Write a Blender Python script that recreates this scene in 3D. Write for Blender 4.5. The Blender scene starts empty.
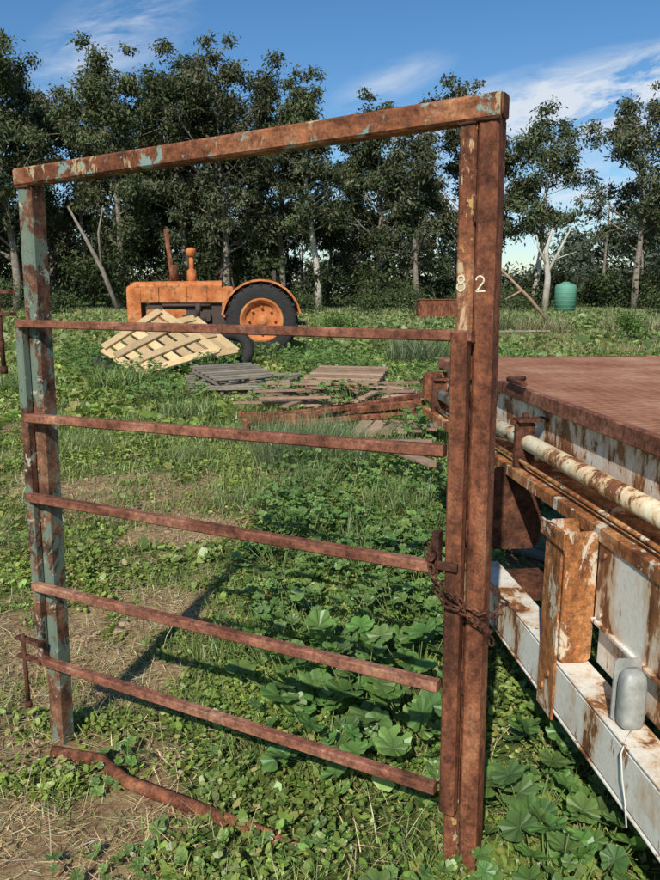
import bpy, math, random
import numpy as np
from mathutils import Vector, Matrix
rng=np.random.default_rng(7); random.seed(7)
scene=bpy.context.scene
scene.view_settings.view_transform='Standard'
scene.view_settings.look='None'
scene.view_settings.exposure=0
COL=scene.collection
# ------------------------------------------------------------ camera
cam=bpy.data.cameras.new("camera"); camo=bpy.data.objects.new("camera",cam); COL.objects.link(camo)
cam.sensor_fit='VERTICAL'; cam.sensor_height=24; cam.lens=24*740/880
cam.clip_start=0.05; cam.clip_end=3000
camo.location=(0,0,1.6); camo.rotation_euler=(math.radians(90-11.31),0,0)
scene.camera=camo
# ------------------------------------------------------------ light
SUN_EL=math.radians(40); SUN_AZ=math.radians(195)
sd=Vector((math.sin(SUN_AZ)*math.cos(SUN_EL),math.cos(SUN_AZ)*math.cos(SUN_EL),math.sin(SUN_EL)))
sun=bpy.data.lights.new("sun",'SUN'); sun.energy=5.0; sun.angle=math.radians(0.5); sun.color=(1,0.94,0.82)
so=bpy.data.objects.new("sun",sun); COL.objects.link(so); so.rotation_euler=sd.to_track_quat('Z','Y').to_euler()
so.location=sd*50
w=bpy.data.worlds.new("World"); scene.world=w; w.use_nodes=True
nt=w.node_tree; N=nt.nodes; L=nt.links; N.clear()
out=N.new('ShaderNodeOutputWorld'); bg=N.new('ShaderNodeBackground'); bg.inputs[1].default_value=0.105
sky=N.new('ShaderNodeTexSky'); sky.sky_type='NISHITA'; sky.sun_disc=False
sky.sun_elevation=SUN_EL; sky.sun_rotation=SUN_AZ; sky.ozone_density=3.0; sky.dust_density=0.4; sky.air_density=1.0
tc=N.new('ShaderNodeTexCoord')
def vm(op,a,b):
    n=N.new('ShaderNodeVectorMath'); n.operation=op
    for i,v in enumerate((a,b)):
        if v is None: continue
        if isinstance(v,(tuple,Vector)): n.inputs[i].default_value=tuple(v)
        else: L.new(v,n.inputs[i])
    return n
def mt(op,a,b=None,c=None,clamp=False):
    n=N.new('ShaderNodeMath'); n.operation=op; n.use_clamp=clamp
    for i,v in enumerate((a,b,c)):
        if v is None: continue
        if isinstance(v,(int,float)): n.inputs[i].default_value=v
        else: L.new(v,n.inputs[i])
    return n.outputs[0]
nrm=vm('NORMALIZE',tc.outputs['Generated'],None).outputs[0]
vr=N.new('ShaderNodeVectorRotate'); vr.rotation_type='Y_AXIS'; vr.inputs['Angle'].default_value=math.radians(14); L.new(nrm,vr.inputs['Vector'])
mp=N.new('ShaderNodeMapping'); mp.inputs['Scale'].default_value=(6,6,22); L.new(vr.outputs[0],mp.inputs['Vector'])
nz=N.new('ShaderNodeTexNoise'); L.new(mp.outputs[0],nz.inputs['Vector']); nz.inputs['Scale'].default_value=1.5; nz.inputs['Detail'].default_value=5; nz.inputs['Roughness'].default_value=0.66; nz.inputs['Distortion'].default_value=0.5
nfac=mt('MULTIPLY',mt('SUBTRACT',nz.outputs[0],0.38,clamp=True),3.4,clamp=True)
def cloud(c,al,Lr,Wr,amp):
    c=Vector(c).normalized(); al=Vector(al); al=(al-al.dot(c)*c).normalized(); ac=c.cross(al).normalized()
    d=vm('SUBTRACT',nrm,c).outputs[0]
    a=vm('DOT_PRODUCT',d,tuple(al/Lr)).outputs['Value']; b=vm('DOT_PRODUCT',d,tuple(ac/Wr)).outputs['Value']
    r=mt('SQRT',mt('ADD',mt('MULTIPLY',a,a),mt('MULTIPLY',b,b)))
    return mt('MULTIPLY',mt('SUBTRACT',1.0,r,clamp=True),amp)
cl=[cloud((.42,1.075,.262),(1,-.2,.14),.36,.06,2.1),
    cloud((-.30,1.08,.33),(.6,0,.35),.15,.055,.8),
    cloud((.08,1.08,.28),(1,0,.35),.09,.025,.6),
    cloud((.3,1.0,.12),(1,0,.1),.4,.06,1.1)]
tot=cl[0]
for c in cl[1:]: tot=mt('ADD',tot,c)
tot=mt('MINIMUM',mt('MULTIPLY',tot,nfac),0.85)
mix=N.new('ShaderNodeMix'); mix.data_type='RGBA'
L.new(tot,mix.inputs[0]); 
hs=N.new('ShaderNodeHueSaturation'); hs.inputs['Saturation'].default_value=1.25; hs.inputs['Value'].default_value=1.1
L.new(sky.outputs[0],hs.inputs['Color'])
L.new(hs.outputs[0],mix.inputs[6]); mix.inputs[7].default_value=(7.4,7.8,8.4,1)
L.new(mix.outputs[2],bg.inputs[0]); L.new(bg.outputs[0],out.inputs[0])

# ------------------------------------------------------------ material helpers
def newmat(name):
    m=bpy.data.materials.new(name); m.use_nodes=True; t=m.node_tree
    b=t.nodes['Principled BSDF']; return m,t,b
def noise(t,scale,detail=6,rough=0.6,vec=None,dist=0):
    n=t.nodes.new('ShaderNodeTexNoise'); n.inputs['Scale'].default_value=scale; n.inputs['Detail'].default_value=min(detail,6)
    n.inputs['Roughness'].default_value=rough; n.inputs['Distortion'].default_value=dist
    if vec is not None: t.links.new(vec,n.inputs['Vector'])
    return n.outputs[0]
def ramp(t,fac,stops,interp='LINEAR'):
    r=t.nodes.new('ShaderNodeValToRGB'); r.color_ramp.interpolation=interp
    e=r.color_ramp.elements
    while len(e)<len(stops): e.new(0.5)
    for i,(p,c) in enumerate(stops):
        e[i].position=p; e[i].color=(*c,1) if len(c)==3 else c
    t.links.new(fac,r.inputs[0]); return r.outputs[0]
def mixc(t,fac,a,b,mode='MIX'):
    n=t.nodes.new('ShaderNodeMix'); n.data_type='RGBA'; n.blend_type=mode
    if isinstance(fac,(int,float)): n.inputs[0].default_value=fac
    else: t.links.new(fac,n.inputs[0])
    for i,v in ((6,a),(7,b)):
        if isinstance(v,tuple): n.inputs[i].default_value=(*v,1)
        else: t.links.new(v,n.inputs[i])
    return n.outputs[2]
def bump(t,b,h,strength=.3,dist=.002):
    n=t.nodes.new('ShaderNodeBump'); n.inputs['Strength'].default_value=strength; n.inputs['Distance'].default_value=dist
    t.links.new(h,n.inputs['Height']); t.links.new(n.outputs[0],b.inputs['Normal'])
def gco(t):
    g=t.nodes.new('ShaderNodeNewGeometry'); return g.outputs['Position']
def scaled(t,vec,s):
    m=t.nodes.new('ShaderNodeMapping'); m.inputs['Scale'].default_value=s; t.links.new(vec,m.inputs['Vector']); return m.outputs[0]
K=(0,0,0); W1=(1,1,1)
def rust_mat(name,base=((.065,.026,.016),(.135,.05,.028),(.21,.08,.042),(.32,.15,.08)),paint=None,pscale=9,st=(1,1,1)):
    m,t,b=newmat(name); p=gco(t)
    n1=noise(t,9,6,.68,scaled(t,p,st)); n2=noise(t,150,3,.7,p); n3=noise(t,38,5,.7,p)
    c=ramp(t,n1,[(.33,base[0]),(.45,base[1]),(.55,base[2]),(.68,base[3])])
    c=mixc(t,.85,c,ramp(t,n3,[(.36,(.45,.42,.42)),(.5,(.98,.98,.98)),(.66,(1.5,1.4,1.3))]),'MULTIPLY')
    c=mixc(t,.6,c,ramp(t,n2,[(.36,(.6,.6,.6)),(.64,(1.35,1.35,1.3))]),'MULTIPLY')
    if paint:
        for k,(pc,am) in enumerate(paint):
            n4=noise(t,pscale+k*5,6,.76,scaled(t,p,(1,1,.55)) if k%2==0 else p,dist=.4)
            f=ramp(t,n4,[(am,K),(am+.03,(.88,.88,.88))])
            c=mixc(t,f,c,pc)
    t.links.new(c,b.inputs['Base Color']); b.inputs['Roughness'].default_value=.85
    b.inputs['Specular IOR Level'].default_value=.2
    bump(t,b,n3,.6,.003)
    return m
M_rust=rust_mat("rust_steel",st=(1,1,.35))
M_rustrail=rust_mat("rust_rail",base=((.09,.035,.023),(.17,.068,.042),(.245,.105,.068),(.34,.185,.12)),st=(.4,.4,1))
M_rustgreen=rust_mat("rust_green_paint",base=((.08,.03,.017),(.16,.06,.03),(.25,.10,.05),(.36,.185,.10)),paint=[((.42,.33,.19),.55),((.20,.30,.27),.57)],pscale=7,st=(.4,.4,1))
M_rustgreen2=rust_mat("rust_old_green_paint",base=((.045,.024,.018),(.10,.05,.032),(.17,.08,.048),(.28,.16,.09)),paint=[((.14,.20,.155),.50),((.42,.42,.33),.59)],pscale=8)
M_rustcream=rust_mat("rust_cream_paint",paint=[((.50,.38,.23),.55),((.5,.32,.12),.58)],pscale=12,st=(1,1,.35))
M_darkrust=rust_mat("dark_rust",base=((.035,.016,.011),(.07,.03,.02),(.12,.05,.03),(.2,.09,.05)))
M_orange=rust_mat("orange_rust",base=((.10,.038,.018),(.23,.088,.034),(.36,.15,.055),(.46,.25,.12)),paint=[((.62,.55,.42),.56)],pscale=10,st=(1,1,.3))
def whiterust(name,thr=.53,white=(.76,.74,.66),sc=5):
    m,t,b=newmat(name); p=gco(t)
    n1=noise(t,sc,10,.7,scaled(t,p,(1,1,.5)),dist=.3); n2=noise(t,60,5,.7,p); n4=noise(t,22,8,.75,scaled(t,p,(1,1,.3)))
    f=ramp(t,n1,[(thr-.02,K),(thr+.02,W1)])
    f2=ramp(t,n4,[(.60,K),(.64,W1)])
    stain=ramp(t,n1,[(thr-.12,K),(thr,(.75,.75,.75))])
    rc=ramp(t,n4,[(.3,(.07,.028,.016)),(.5,(.2,.075,.03)),(.7,(.42,.19,.06))])
    wc=mixc(t,ramp(t,n2,[(.45,K),(.72,(.4,.4,.4))]),white,(.45,.36,.22))
    c=mixc(t,stain,wc,(.52,.29,.11)); c=mixc(t,f2,c,(.30,.13,.05)); c=mixc(t,f,c,rc)
    t.links.new(c,b.inputs['Base Color']); b.inputs['Roughness'].default_value=.6
    bump(t,b,n1,.3,.003); return m
M_white=whiterust("white_paint_rusting",.57)
M_white2=whiterust("white_paint_very_rusted",.53,sc=7)
M_pipe=whiterust("cream_pipe_paint",.55,(.78,.70,.50),8)
def deckmat():
    m,t,b=newmat("checker_plate_red"); p=gco(t)
    n1=noise(t,2.5,8,.65,p); n2=noise(t,30,5,.7,p)
    c=ramp(t,n1,[(.32,(.22,.085,.045)),(.5,(.35,.16,.09)),(.66,(.46,.27,.17))])
    c=mixc(t,.7,c,ramp(t,n2,[(.35,(.55,.55,.55)),(.65,(1.2,1.2,1.2))]),'MULTIPLY')
    a=t.nodes.new('ShaderNodeMapping'); a.inputs['Rotation'].default_value=(0,0,.785); a.inputs['Scale'].default_value=(14,34,1); t.links.new(p,a.inputs['Vector'])
    v=t.nodes.new('ShaderNodeTexVoronoi'); v.inputs['Scale'].default_value=1; v.inputs['Randomness'].default_value=0; t.links.new(a.outputs[0],v.inputs['Vector'])
    h=ramp(t,v.outputs['Distance'],[(.25,W1),(.4,K)])
    c=mixc(t,h,c,mixc(t,.35,c,(.48,.30,.2)))
    t.links.new(c,b.inputs['Base Color']); b.inputs['Roughness'].default_value=.85; b.inputs['Specular IOR Level'].default_value=.1
    bump(t,b,h,.4,.002); return m
M_deck=deckmat()
def simple(name,col,var=.25,rough=.8,sc=20,metal=0):
    m,t,b=newmat(name); p=gco(t); n=noise(t,sc,7,.65,p)
    c=ramp(t,n,[(.3,tuple(x*(1-var) for x in col)),(.7,tuple(min(1,x*(1+var)) for x in col))])
    t.links.new(c,b.inputs['Base Color']); b.inputs['Roughness'].default_value=rough; b.inputs['Metallic'].default_value=metal
    bump(t,b,n,.2,.003); return m
def tractorpaint(name,dirt):
    m,t,b=newmat(name); p=gco(t); n=noise(t,2.6,9,.7,p); n2=noise(t,6,6,.72,p)
    c=ramp(t,n,[(.32,(.30,.09,.03)),(.5,(.50,.17,.055)),(.68,(.58,.27,.12))])
    c=mixc(t,ramp(t,n2,[(dirt,K),(dirt+.12,(.8,.8,.8))]),c,(.16,.065,.035))
    t.links.new(c,b.inputs['Base Color']); b.inputs['Roughness'].default_value=.8; b.inputs['Specular IOR Level'].default_value=.2; return m
M_trac=tractorpaint("tractor_orange",.52); M_rim=tractorpaint("rim_orange",.58)
M_rubber=simple("tyre_rubber",(.018,.017,.016),.4,.85,12)
M_seat=simple("dark_iron",(.06,.04,.033),.4,.8)
M_lampg=simple("grey_lamp_housing",(.30,.31,.29),.3,.5,30)
M_wire=simple("white_wire",(.6,.6,.55),.1)
M_num=simple("number_paint",(.70,.64,.48),.2,.7,120)
M_tank=simple("green_tank_poly",(.10,.27,.19),.1,.6,2)
def wood(name,c0,c1,sc=(3,3,3)):
    m,t,b=newmat(name); p=gco(t); 
    n=noise(t,6,8,.7,p); oi=t.nodes.new('ShaderNodeNewGeometry')
    n3=noise(t,60,4,.6,p)
    rnd=oi.outputs['Random Per Island']
    c=ramp(t,n,[(.3,c0),(.7,c1)])
    c=mixc(t,.8,c,ramp(t,rnd,[(0,(.55,.52,.5)),(1,(1.2,1.17,1.1))]),'MULTIPLY')
    c=mixc(t,.5,c,ramp(t,n3,[(.35,(.6,.6,.6)),(.65,(1.1,1.1,1.1))]),'MULTIPLY')
    t.links.new(c,b.inputs['Base Color']); b.inputs['Roughness'].default_value=.85; return m
M_pine=wood("pine_wood",(.50,.36,.18),(.66,.50,.29))
M_greywood=wood("weathered_grey_wood",(.19,.165,.13),(.33,.29,.23))
M_brownwood=wood("brown_timber",(.27,.17,.11),(.46,.32,.22))
M_bark=simple("bark",(.20,.17,.14),.5,.95,3)
M_palebark=simple("pale_bark",(.44,.40,.34),.3,.9,2)
def leafmat(name,trans=.25,gloss=.0):
    m=bpy.data.materials.new(name); m.use_nodes=True; t=m.node_tree; t.nodes.clear()
    o=t.nodes.new('ShaderNodeOutputMaterial')
    a=t.nodes.new('ShaderNodeAttribute'); a.attribute_name="Col"
    b=t.nodes.new('ShaderNodeBsdfDiffuse'); t.links.new(a.outputs['Color'],b.inputs[0])
    tr=t.nodes.new('ShaderNodeBsdfTranslucent'); mul=mixc(t,1.0,a.outputs['Color'],(1.1,1.25,.6),'MULTIPLY'); t.links.new(mul,tr.inputs[0])
    mx=t.nodes.new('ShaderNodeMixShader'); mx.inputs[0].default_value=trans
    t.links.new(b.outputs[0],mx.inputs[1]); t.links.new(tr.outputs[0],mx.inputs[2]); r=mx.outputs[0]
    if gloss>0:
        g=t.nodes.new('ShaderNodeBsdfGlossy'); g.inputs['Roughness'].default_value=.45; g.inputs['Color'].default_value=(.9,.95,1,1)
        m2=t.nodes.new('ShaderNodeMixShader'); m2.inputs[0].default_value=gloss; t.links.new(r,m2.inputs[1]); t.links.new(g.outputs[0],m2.inputs[2]); r=m2.outputs[0]
    t.links.new(r,o.inputs[0]); return m
M_leaf=leafmat("gum_leaves",.22); M_weed=leafmat("weed_leaves",.3,.035); M_straw=leafmat("dry_straw",.15)

# ------------------------------------------------------------ mesh helpers
def mkobj(name,me,parent=None,mat=None):
    o=bpy.data.objects.new(name,me); COL.objects.link(o)
    if parent: o.parent=parent
    if mat: me.materials.append(mat)
    return o
def empty(name,loc=(0,0,0),rz=0):
    e=bpy.data.objects.new(name,None); e.empty_display_size=.2; COL.objects.link(e); e.location=loc; e.rotation_euler=(0,0,rz); return e
class MB:
    def __init__(s): s.v=[]; s.f=[]; s.sm=[]
    def add(s,vs,fs,smooth=False):
        o=len(s.v); s.v+= [tuple(v) for v in vs]; s.f+=[tuple(i+o for i in f) for f in fs]; s.sm+=[smooth]*len(fs)
    def box(s,p0,p1,w,h,side):
        """bar from p0 to p1; side = vector giving the h direction; w along cross"""
        p0=Vector(p0);p1=Vector(p1); d=(p1-p0).normalized(); a=Vector(side); a=(a-a.dot(d)*d).normalized(); b=d.cross(a)
        ch=min(w,h)*.13; hw,hh=w/2,h/2
        prof=[(-hw+ch,-hh),(hw-ch,-hh),(hw,-hh+ch),(hw,hh-ch),(hw-ch,hh),(-hw+ch,hh),(-hw,hh-ch),(-hw,-hh+ch)]
        vs=[p+b*x+a*y for p in (p0,p1) for x,y in prof]
        fs=[(i,(i+1)%8,8+(i+1)%8,8+i) for i in range(8)]+[tuple(range(7,-1,-1)),tuple(range(8,16))]
        s.add(vs,fs)
    def abox(s,x0,x1,y0,y1,z0,z1):
        cx,cy=(x0+x1)/2,(y0+y1)/2
        s.box((cx,y0,(z0+z1)/2),(cx,y1,(z0+z1)/2),abs(x1-x0),abs(z1-z0),(0,0,1))
    def tube(s,pts,rad,n=10,cap=True):
        pts=[Vector(p) for p in pts]; k=len(pts)
        if isinstance(rad,(int,float)): rad=[rad]*k
        vs=[];a=None
        for i,p in enumerate(pts):
            d=(pts[min(i+1,k-1)]-pts[max(i-1,0)]).normalized()
            if a is None: a=d.orthogonal().normalized()
            else: a=(a-a.dot(d)*d).normalized()
            b=d.cross(a)
            for j in range(n):
                t=2*math.pi*j/n; vs.append(p+(a*math.cos(t)+b*math.sin(t))*rad[i])
        fs=[(i*n+j,i*n+(j+1)%n,(i+1)*n+(j+1)%n,(i+1)*n+j) for i in range(k-1) for j in range(n)]
        s.add(vs,fs,True)
        if cap:
            o=len(s.v)-k*n; s.f.append(tuple(o+j for j in range(n-1,-1,-1))); s.sm.append(False)
            s.f.append(tuple(o+(k-1)*n+j for j in range(n))); s.sm.append(False)
    def ring(s,c,axis,R,r,n=28,m=8,sq=1.0,e1=None,ex=0):
        c=Vector(c);axis=Vector(axis).normalized(); a=Vector(e1) if e1 else axis.orthogonal(); a=(a-a.dot(axis)*axis).normalized(); b=axis.cross(a)
        vs=[]
        for i in range(n):
            t=2*math.pi*i/n; d=a*math.cos(t)+b*math.sin(t); off=a*(ex*(1 if math.cos(t)>0 else -1))
            for j in range(m):
                q=2*math.pi*j/m; vs.append(c+off+d*(R+r*math.cos(q))+axis*(r*sq*math.sin(q)))
        fs=[(i*m+j,((i+1)%n)*m+j,((i+1)%n)*m+(j+1)%m,i*m+(j+1)%m) for i in range(n) for j in range(m)]
        s.add(vs,fs,True)
    def lathe(s,c,axis,prof,n=28):
        c=Vector(c);axis=Vector(axis).normalized(); a=axis.orthogonal().normalized(); b=axis.cross(a); k=len(prof)
        vs=[c+(a*math.cos(2*math.pi*j/n)+b*math.sin(2*math.pi*j/n))*r+axis*h for r,h in prof for j in range(n)]
        fs=[(i*n+j,i*n+(j+1)%n,(i+1)*n+(j+1)%n,(i+1)*n+j) for i in range(k-1) for j in range(n)]
        s.add(vs,fs,True)
    def done(s,name,parent=None,mat=None):
        me=bpy.data.meshes.new(name); me.from_pydata(s.v,[],s.f); me.polygons.foreach_set('use_smooth',s.sm); me.update()
        import bmesh as bm_
        b=bm_.new(); b.from_mesh(me); bm_.ops.recalc_face_normals(b,faces=b.faces); b.to_mesh(me); b.free()
        return mkobj(name,me,parent,mat)
# ------------------------------------------------------------ value noise (numpy)
def vnoise(x,y,sc,seed=0):
    x=np.asarray(x,float)*sc+seed*17.3; y=np.asarray(y,float)*sc+seed*9.1
    xi=np.floor(x);yi=np.floor(y);fx=x-xi;fy=y-yi; fx=fx*fx*(3-2*fx);fy=fy*fy*(3-2*fy)
    def h(a,b):
        q=np.sin(a*127.1+b*311.7+seed*74.7)*43758.5453; return q-np.floor(q)
    return (h(xi,yi)*(1-fx)+h(xi+1,yi)*fx)*(1-fy)+(h(xi,yi+1)*(1-fx)+h(xi+1,yi+1)*fx)*fy
def fbm(x,y,sc,seed=0,o=4):
    s=0;a=.5
    for i in range(o): s=s+a*vnoise(x,y,sc*2**i,seed+i); a*=.5
    return s/(1-.5**o)
def hgt(x,y):
    x=np.asarray(x,float);y=np.asarray(y,float)
    near=np.clip(1-np.hypot(x,y-3)/30,0,1)
    z=(fbm(x,y,.9,3)-.5)*.10*near+(fbm(x,y,6,5,3)-.5)*.035*near
    z=z-.05*np.clip((-x-.3)/.8,0,1)*near+.075*np.exp(-(((x-.38)/.5)**2+((y-1.6)/.45)**2))
    return z
BARE=[(-1.3,1.8,.75,.6),(-.75,1.85,.3,.25),(-1.35,3.1,.55,.55),(-.75,3.75,.45,.3),(-1.75,6.0,1.0,.9),(-3.2,4.6,.9,.6),(-1.1,4.9,.4,.35),(7.5,28,4.0,4),(1.3,4.5,.7,.9),(-.3,9.3,.8,.6),(-5,9,1.6,.7),(9,21,3,2),(2.4,9,.9,1.2)]
def green(x,y):
    x=np.asarray(x,float);y=np.asarray(y,float)
    g=.88+0*x
    for cx,cy,rx,ry in BARE:
        g=g-.75*np.exp(-(((x-cx)/rx)**2+((y-cy)/ry)**2)*1.0)
    left=np.clip((.1-x)/.8,0,1)*np.clip((10-y)/3,0,1)
    g=g+(fbm(x,y,1.3,11)-.5)*.8+(fbm(x,y,5.5,17)-.5)*(.3+1.0*left)- .06*left
    return np.clip(g,0,1)
def axis_pts(lo,hi,step,far0,far1,g=1.13):
    p=list(np.arange(lo,hi,step)); s=step; a=hi
    while a<far1: p.append(a); s*=g; a+=s
    p.append(far1); s=step; a=lo-step; q=[]
    while a>far0: q.append(a); s*=g; a-=s
    q.append(far0); return np.array(q[::-1]+p)
gx=axis_pts(-3.5,3.5,.05,-900,900); gy=axis_pts(1.2,8,.05,-300,1500,1.10)
X,Y=np.meshgrid(gx,gy); Z=hgt(X,Y); nx,ny=len(gx),len(gy)
me=bpy.data.meshes.new("ground")
vs=np.stack([X.ravel(),Y.ravel(),Z.ravel()],1)
idx=np.arange(nx*ny).reshape(ny,nx); q=np.stack([idx[:-1,:-1],idx[:-1,1:],idx[1:,1:],idx[1:,:-1]],-1).reshape(-1,4)
def build(me,vs,faces_flat,sizes,smooth=True):
    me.vertices.add(len(vs)); me.vertices.foreach_set('co',vs.astype(np.float32).ravel())
    me.loops.add(len(faces_flat)); me.loops.foreach_set('vertex_index',faces_flat.astype(np.int32))
    st=np.concatenate([[0],np.cumsum(sizes)[:-1]]).astype(np.int32)
    me.polygons.add(len(sizes)); me.polygons.foreach_set('loop_start',st); me.polygons.foreach_set('loop_total',sizes.astype(np.int32))
    me.polygons.foreach_set('use_smooth',np.full(len(sizes),smooth))
    me.update(calc_edges=True)
build(me,vs,q.ravel(),np.full(len(q),4))
at=me.attributes.new('green','FLOAT','POINT'); at.data.foreach_set('value',green(X,Y).ravel().astype(np.float32))
m,t,b=newmat("ground_soil_grass"); p=gco(t)
a=t.nodes.new('ShaderNodeAttribute'); a.attribute_name='green'
n2=noise(t,38,6,.78,p); n3=noise(t,9,6,.75,scaled(t,p,(1,2.2,1)),dist=.5); n5=noise(t,.25,3,.6,p)
soil=ramp(t,n2,[(.3,(.15,.082,.042)),(.5,(.34,.21,.115)),(.68,(.52,.37,.22))])
straw=ramp(t,n2,[(.3,(.24,.165,.075)),(.55,(.47,.365,.19)),(.7,(.64,.52,.31))])
dry=mixc(t,ramp(t,n3,[(.46,K),(.60,W1)]),soil,straw)
gr=ramp(t,n2,[(.3,(.04,.06,.016)),(.55,(.115,.165,.04)),(.72,(.21,.25,.08))])
gr=mixc(t,ramp(t,n5,[(.5,K),(.66,(.4,.4,.4))]),gr,(.24,.24,.10))
mm=t.nodes.new('ShaderNodeMath'); mm.operation='ADD'; t.links.new(a.outputs['Fac'],mm.inputs[0])
m2=t.nodes.new('ShaderNodeMath'); m2.operation='MULTIPLY_ADD'; t.links.new(n3,m2.inputs[0]); m2.inputs[1].default_value=.9; m2.inputs[2].default_value=-.45; t.links.new(m2.outputs[0],mm.inputs[1])
c=mixc(t,ramp(t,mm.outputs[0],[(.40,K),(.64,W1)]),dry,gr)
t.links.new(c,b.inputs['Base Color']); b.inputs['Roughness'].default_value=.95; b.inputs['Specular IOR Level'].default_value=.1
bump(t,b,n2,.9,.025)
ground=mkobj("ground",me,None,m)

# ------------------------------------------------------------ instancer
def rotm(yaw,pitch,roll):
    cy,sy,cp,sp,cr,sr=np.cos(yaw),np.sin(yaw),np.cos(pitch),np.sin(pitch),np.cos(roll),np.sin(roll)
    o=np.zeros_like(yaw); i=np.ones_like(yaw)
    Rz=np.stack([cy,-sy,o,sy,cy,o,o,o,i],-1).reshape(-1,3,3)
    Rx=np.stack([i,o,o,o,cp,-sp,o,sp,cp],-1).reshape(-1,3,3)
    Ry=np.stack([cr,o,sr,o,i,o,-sr,o,cr],-1).reshape(-1,3,3)
    return Rz@Rx@Ry
def scatter(name,tv,tf,pos,R,scale,col,mat,parent=None,vcol=None):
    tv=np.array(tv,float); n=len(pos); k=len(tv)
    sc=scale if scale.ndim==2 else scale[:,None].repeat(3,1)
    V=np.einsum('nij,nkj->nki',R,tv[None]*sc[:,None,:])+pos[:,None,:]
    sizes=np.array([len(f) for f in tf]); flat=np.concatenate([np.array(f) for f in tf])
    F=(flat[None]+ (np.arange(n)*k)[:,None]).ravel(); S=np.tile(sizes,n)
    me=bpy.data.meshes.new(name); build(me,V.reshape(-1,3),F,S,False)
    C=np.ones((n,k,4),np.float32); C[:,:,:3]=col[:,None,:]
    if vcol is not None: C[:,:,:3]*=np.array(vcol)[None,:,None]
    ca=me.color_attributes.new('Col','FLOAT_COLOR','POINT'); ca.data.foreach_set('color',C.ravel())
    return mkobj(name,me,parent,mat)
def vary(base,n,sd=.18,hue=.08):
    base=np.array(base); v=np.exp(rng.normal(0,sd,n))[:,None]; h=1+rng.normal(0,hue,(n,3)); return np.clip(base*v*h,0.004,.9)

# ------------------------------------------------------------ trees
LEAF=[(0,0,0),(.19,-.02,-.45),(0,.06,-1),(-.19,-.02,-.5)]; LF=[(0,1,2,3)]
def leaves(name,clusters,per,size,base,parent,droop=.9,flat=.75):
    P=[];C=[]
    for (c,r,tone) in clusters:
        n=int(per*r*r); d=rng.normal(0,1,(n,3)); d/=np.linalg.norm(d,axis=1)[:,None]; rr=r*rng.random(n)**.5*(1+.28*rng.normal(0,1,n))
        q=d*rr[:,None]*np.array([1,1,flat]); q+=np.array(c)
        P.append(q); C.append(vary(np.array(base)*tone,n,.25,.07))
    P=np.concatenate(P);C=np.concatenate(C);n=len(P)
    R=rotm(rng.random(n)*6.28,rng.normal(0,droop,n),rng.normal(0,droop,n))
    s=size*(.6+rng.random(n)*.9)
    return scatter(name,LEAF,LF,P,R,s,C,M_leaf,parent)
def gum_tree(x,y,h,wd,seed,base,low=.3,dens=1.0,pale=False,lean=0,name="gum_tree"):
    rd=random.Random(seed); e=empty(name,(x,y,float(hgt(x,y))-.05)); mb=MB()
    tp=[];k=9;wx=wy=0
    for i in range(k):
        f=i/(k-1); wx+=rd.uniform(-.25,.25)+lean/k; wy+=rd.uniform(-.2,.2); tp.append(Vector((wx,wy,f*h*.80)))
    r0=h*.0115+.04
    mb.tube(tp,[r0*(1.25-1.1*i/(k-1)) for i in range(k)],8)
    cl=[]
    nl=int(18+h*.55)
    for j in range(nl):
        g=(j+rd.random())/nl; f=low+(1-low)*g*.98; ff=f*(k-1)*.98; i0=int(ff); p=tp[i0].lerp(tp[min(i0+1,k-1)],ff-i0)
        env=math.sin(math.pi*min(1,g*.70+.22))**.5
        L_=wd/2*env*rd.uniform(.35,1.12); az=rd.uniform(0,6.28); up=rd.uniform(.5,1.5)
        d=Vector((math.cos(az),math.sin(az),up*.75))
        end=p+d*L_; mid=p.lerp(end,.5)+Vector((0,0,-.06*L_+.0))
        mb.tube([p,mid,end],[r0*.38*(1.15-f),r0*.24*(1.15-f)+.01,.02],5,False)
        tone=rd.uniform(.62,1.3); rr=(.5+.105*wd)
        cl.append((tuple(end),rd.uniform(.6,1.05)*rr,tone))
        for _ in range(2):
            q=end+Vector((rd.uniform(-1,1),rd.uniform(-1,1),rd.uniform(-1.0,.5)))*L_*.55
            mb.tube([mid,q],[.04,.015],4,False)
            cl.append((tuple(q),rd.uniform(.4,.9)*rr,tone*rd.uniform(.8,1.2)))
    for _ in range(8):
        cl.append((tuple(tp[-1]+Vector((rd.uniform(-1,1)*wd*.2,rd.uniform(-1,1)*wd*.2,h*rd.uniform(-.03,.13)))),rd.uniform(.4,.75)*(.42+.12*wd),rd.uniform(.9,1.2)))
    leaves("foliage",cl,175*dens,.40,base,e)
    mb.done("trunk",e,M_palebark if pale else M_bark)
    return e
T=[(-28,50,18.5,8,.2),(-19.9,48,18.4,7.2,.2),(-23.5,50,18.4,7,.2),(-17.2,54,14.6,5.4,.2),(-14.0,50,17.6,6.6,.28),(-10.0,52,18.2,7.0,.22),(-6.6,50,18.0,7.4,.25),(-3.4,53,16.2,5.2,.24),
   (-.6,50,16.4,4.6,.36),(3.4,51,15.0,5.6,.2),(5.6,50,12.8,3.8,.22),(9.2,52,16.0,5.6,.24),(11.4,56,13.8,4.8,.28),(14.1,52,14.2,5.4,.32),(20.3,50,15.0,6.0,.30),(23.6,48,15.4,6.0,.28),(28,50,15.4,6,.3),
   (-12.2,57,16.4,7,.12),(-8.4,57,16.6,7,.12),(-21.5,58,17.5,7.5,.15),(1.3,57,14,6,.15),(-4.8,58,16,6.5,.12),(-35,52,17,7,.2),(35,54,14,7,.25)]
SC=1.4
for i,(x,y,h,wd,low) in enumerate(T):
    bs=[(.105,.122,.066),(.092,.110,.060),(.118,.128,.080),(.112,.118,.072)][i%4]
    gum_tree(x*SC,y*SC,h*SC,wd*SC,100+i,bs,low,dens=(.75 if i in(8,13,14,12) else 1.0),pale=(i in (8,13,15)),lean=random.uniform(-1.2,1.2))
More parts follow.
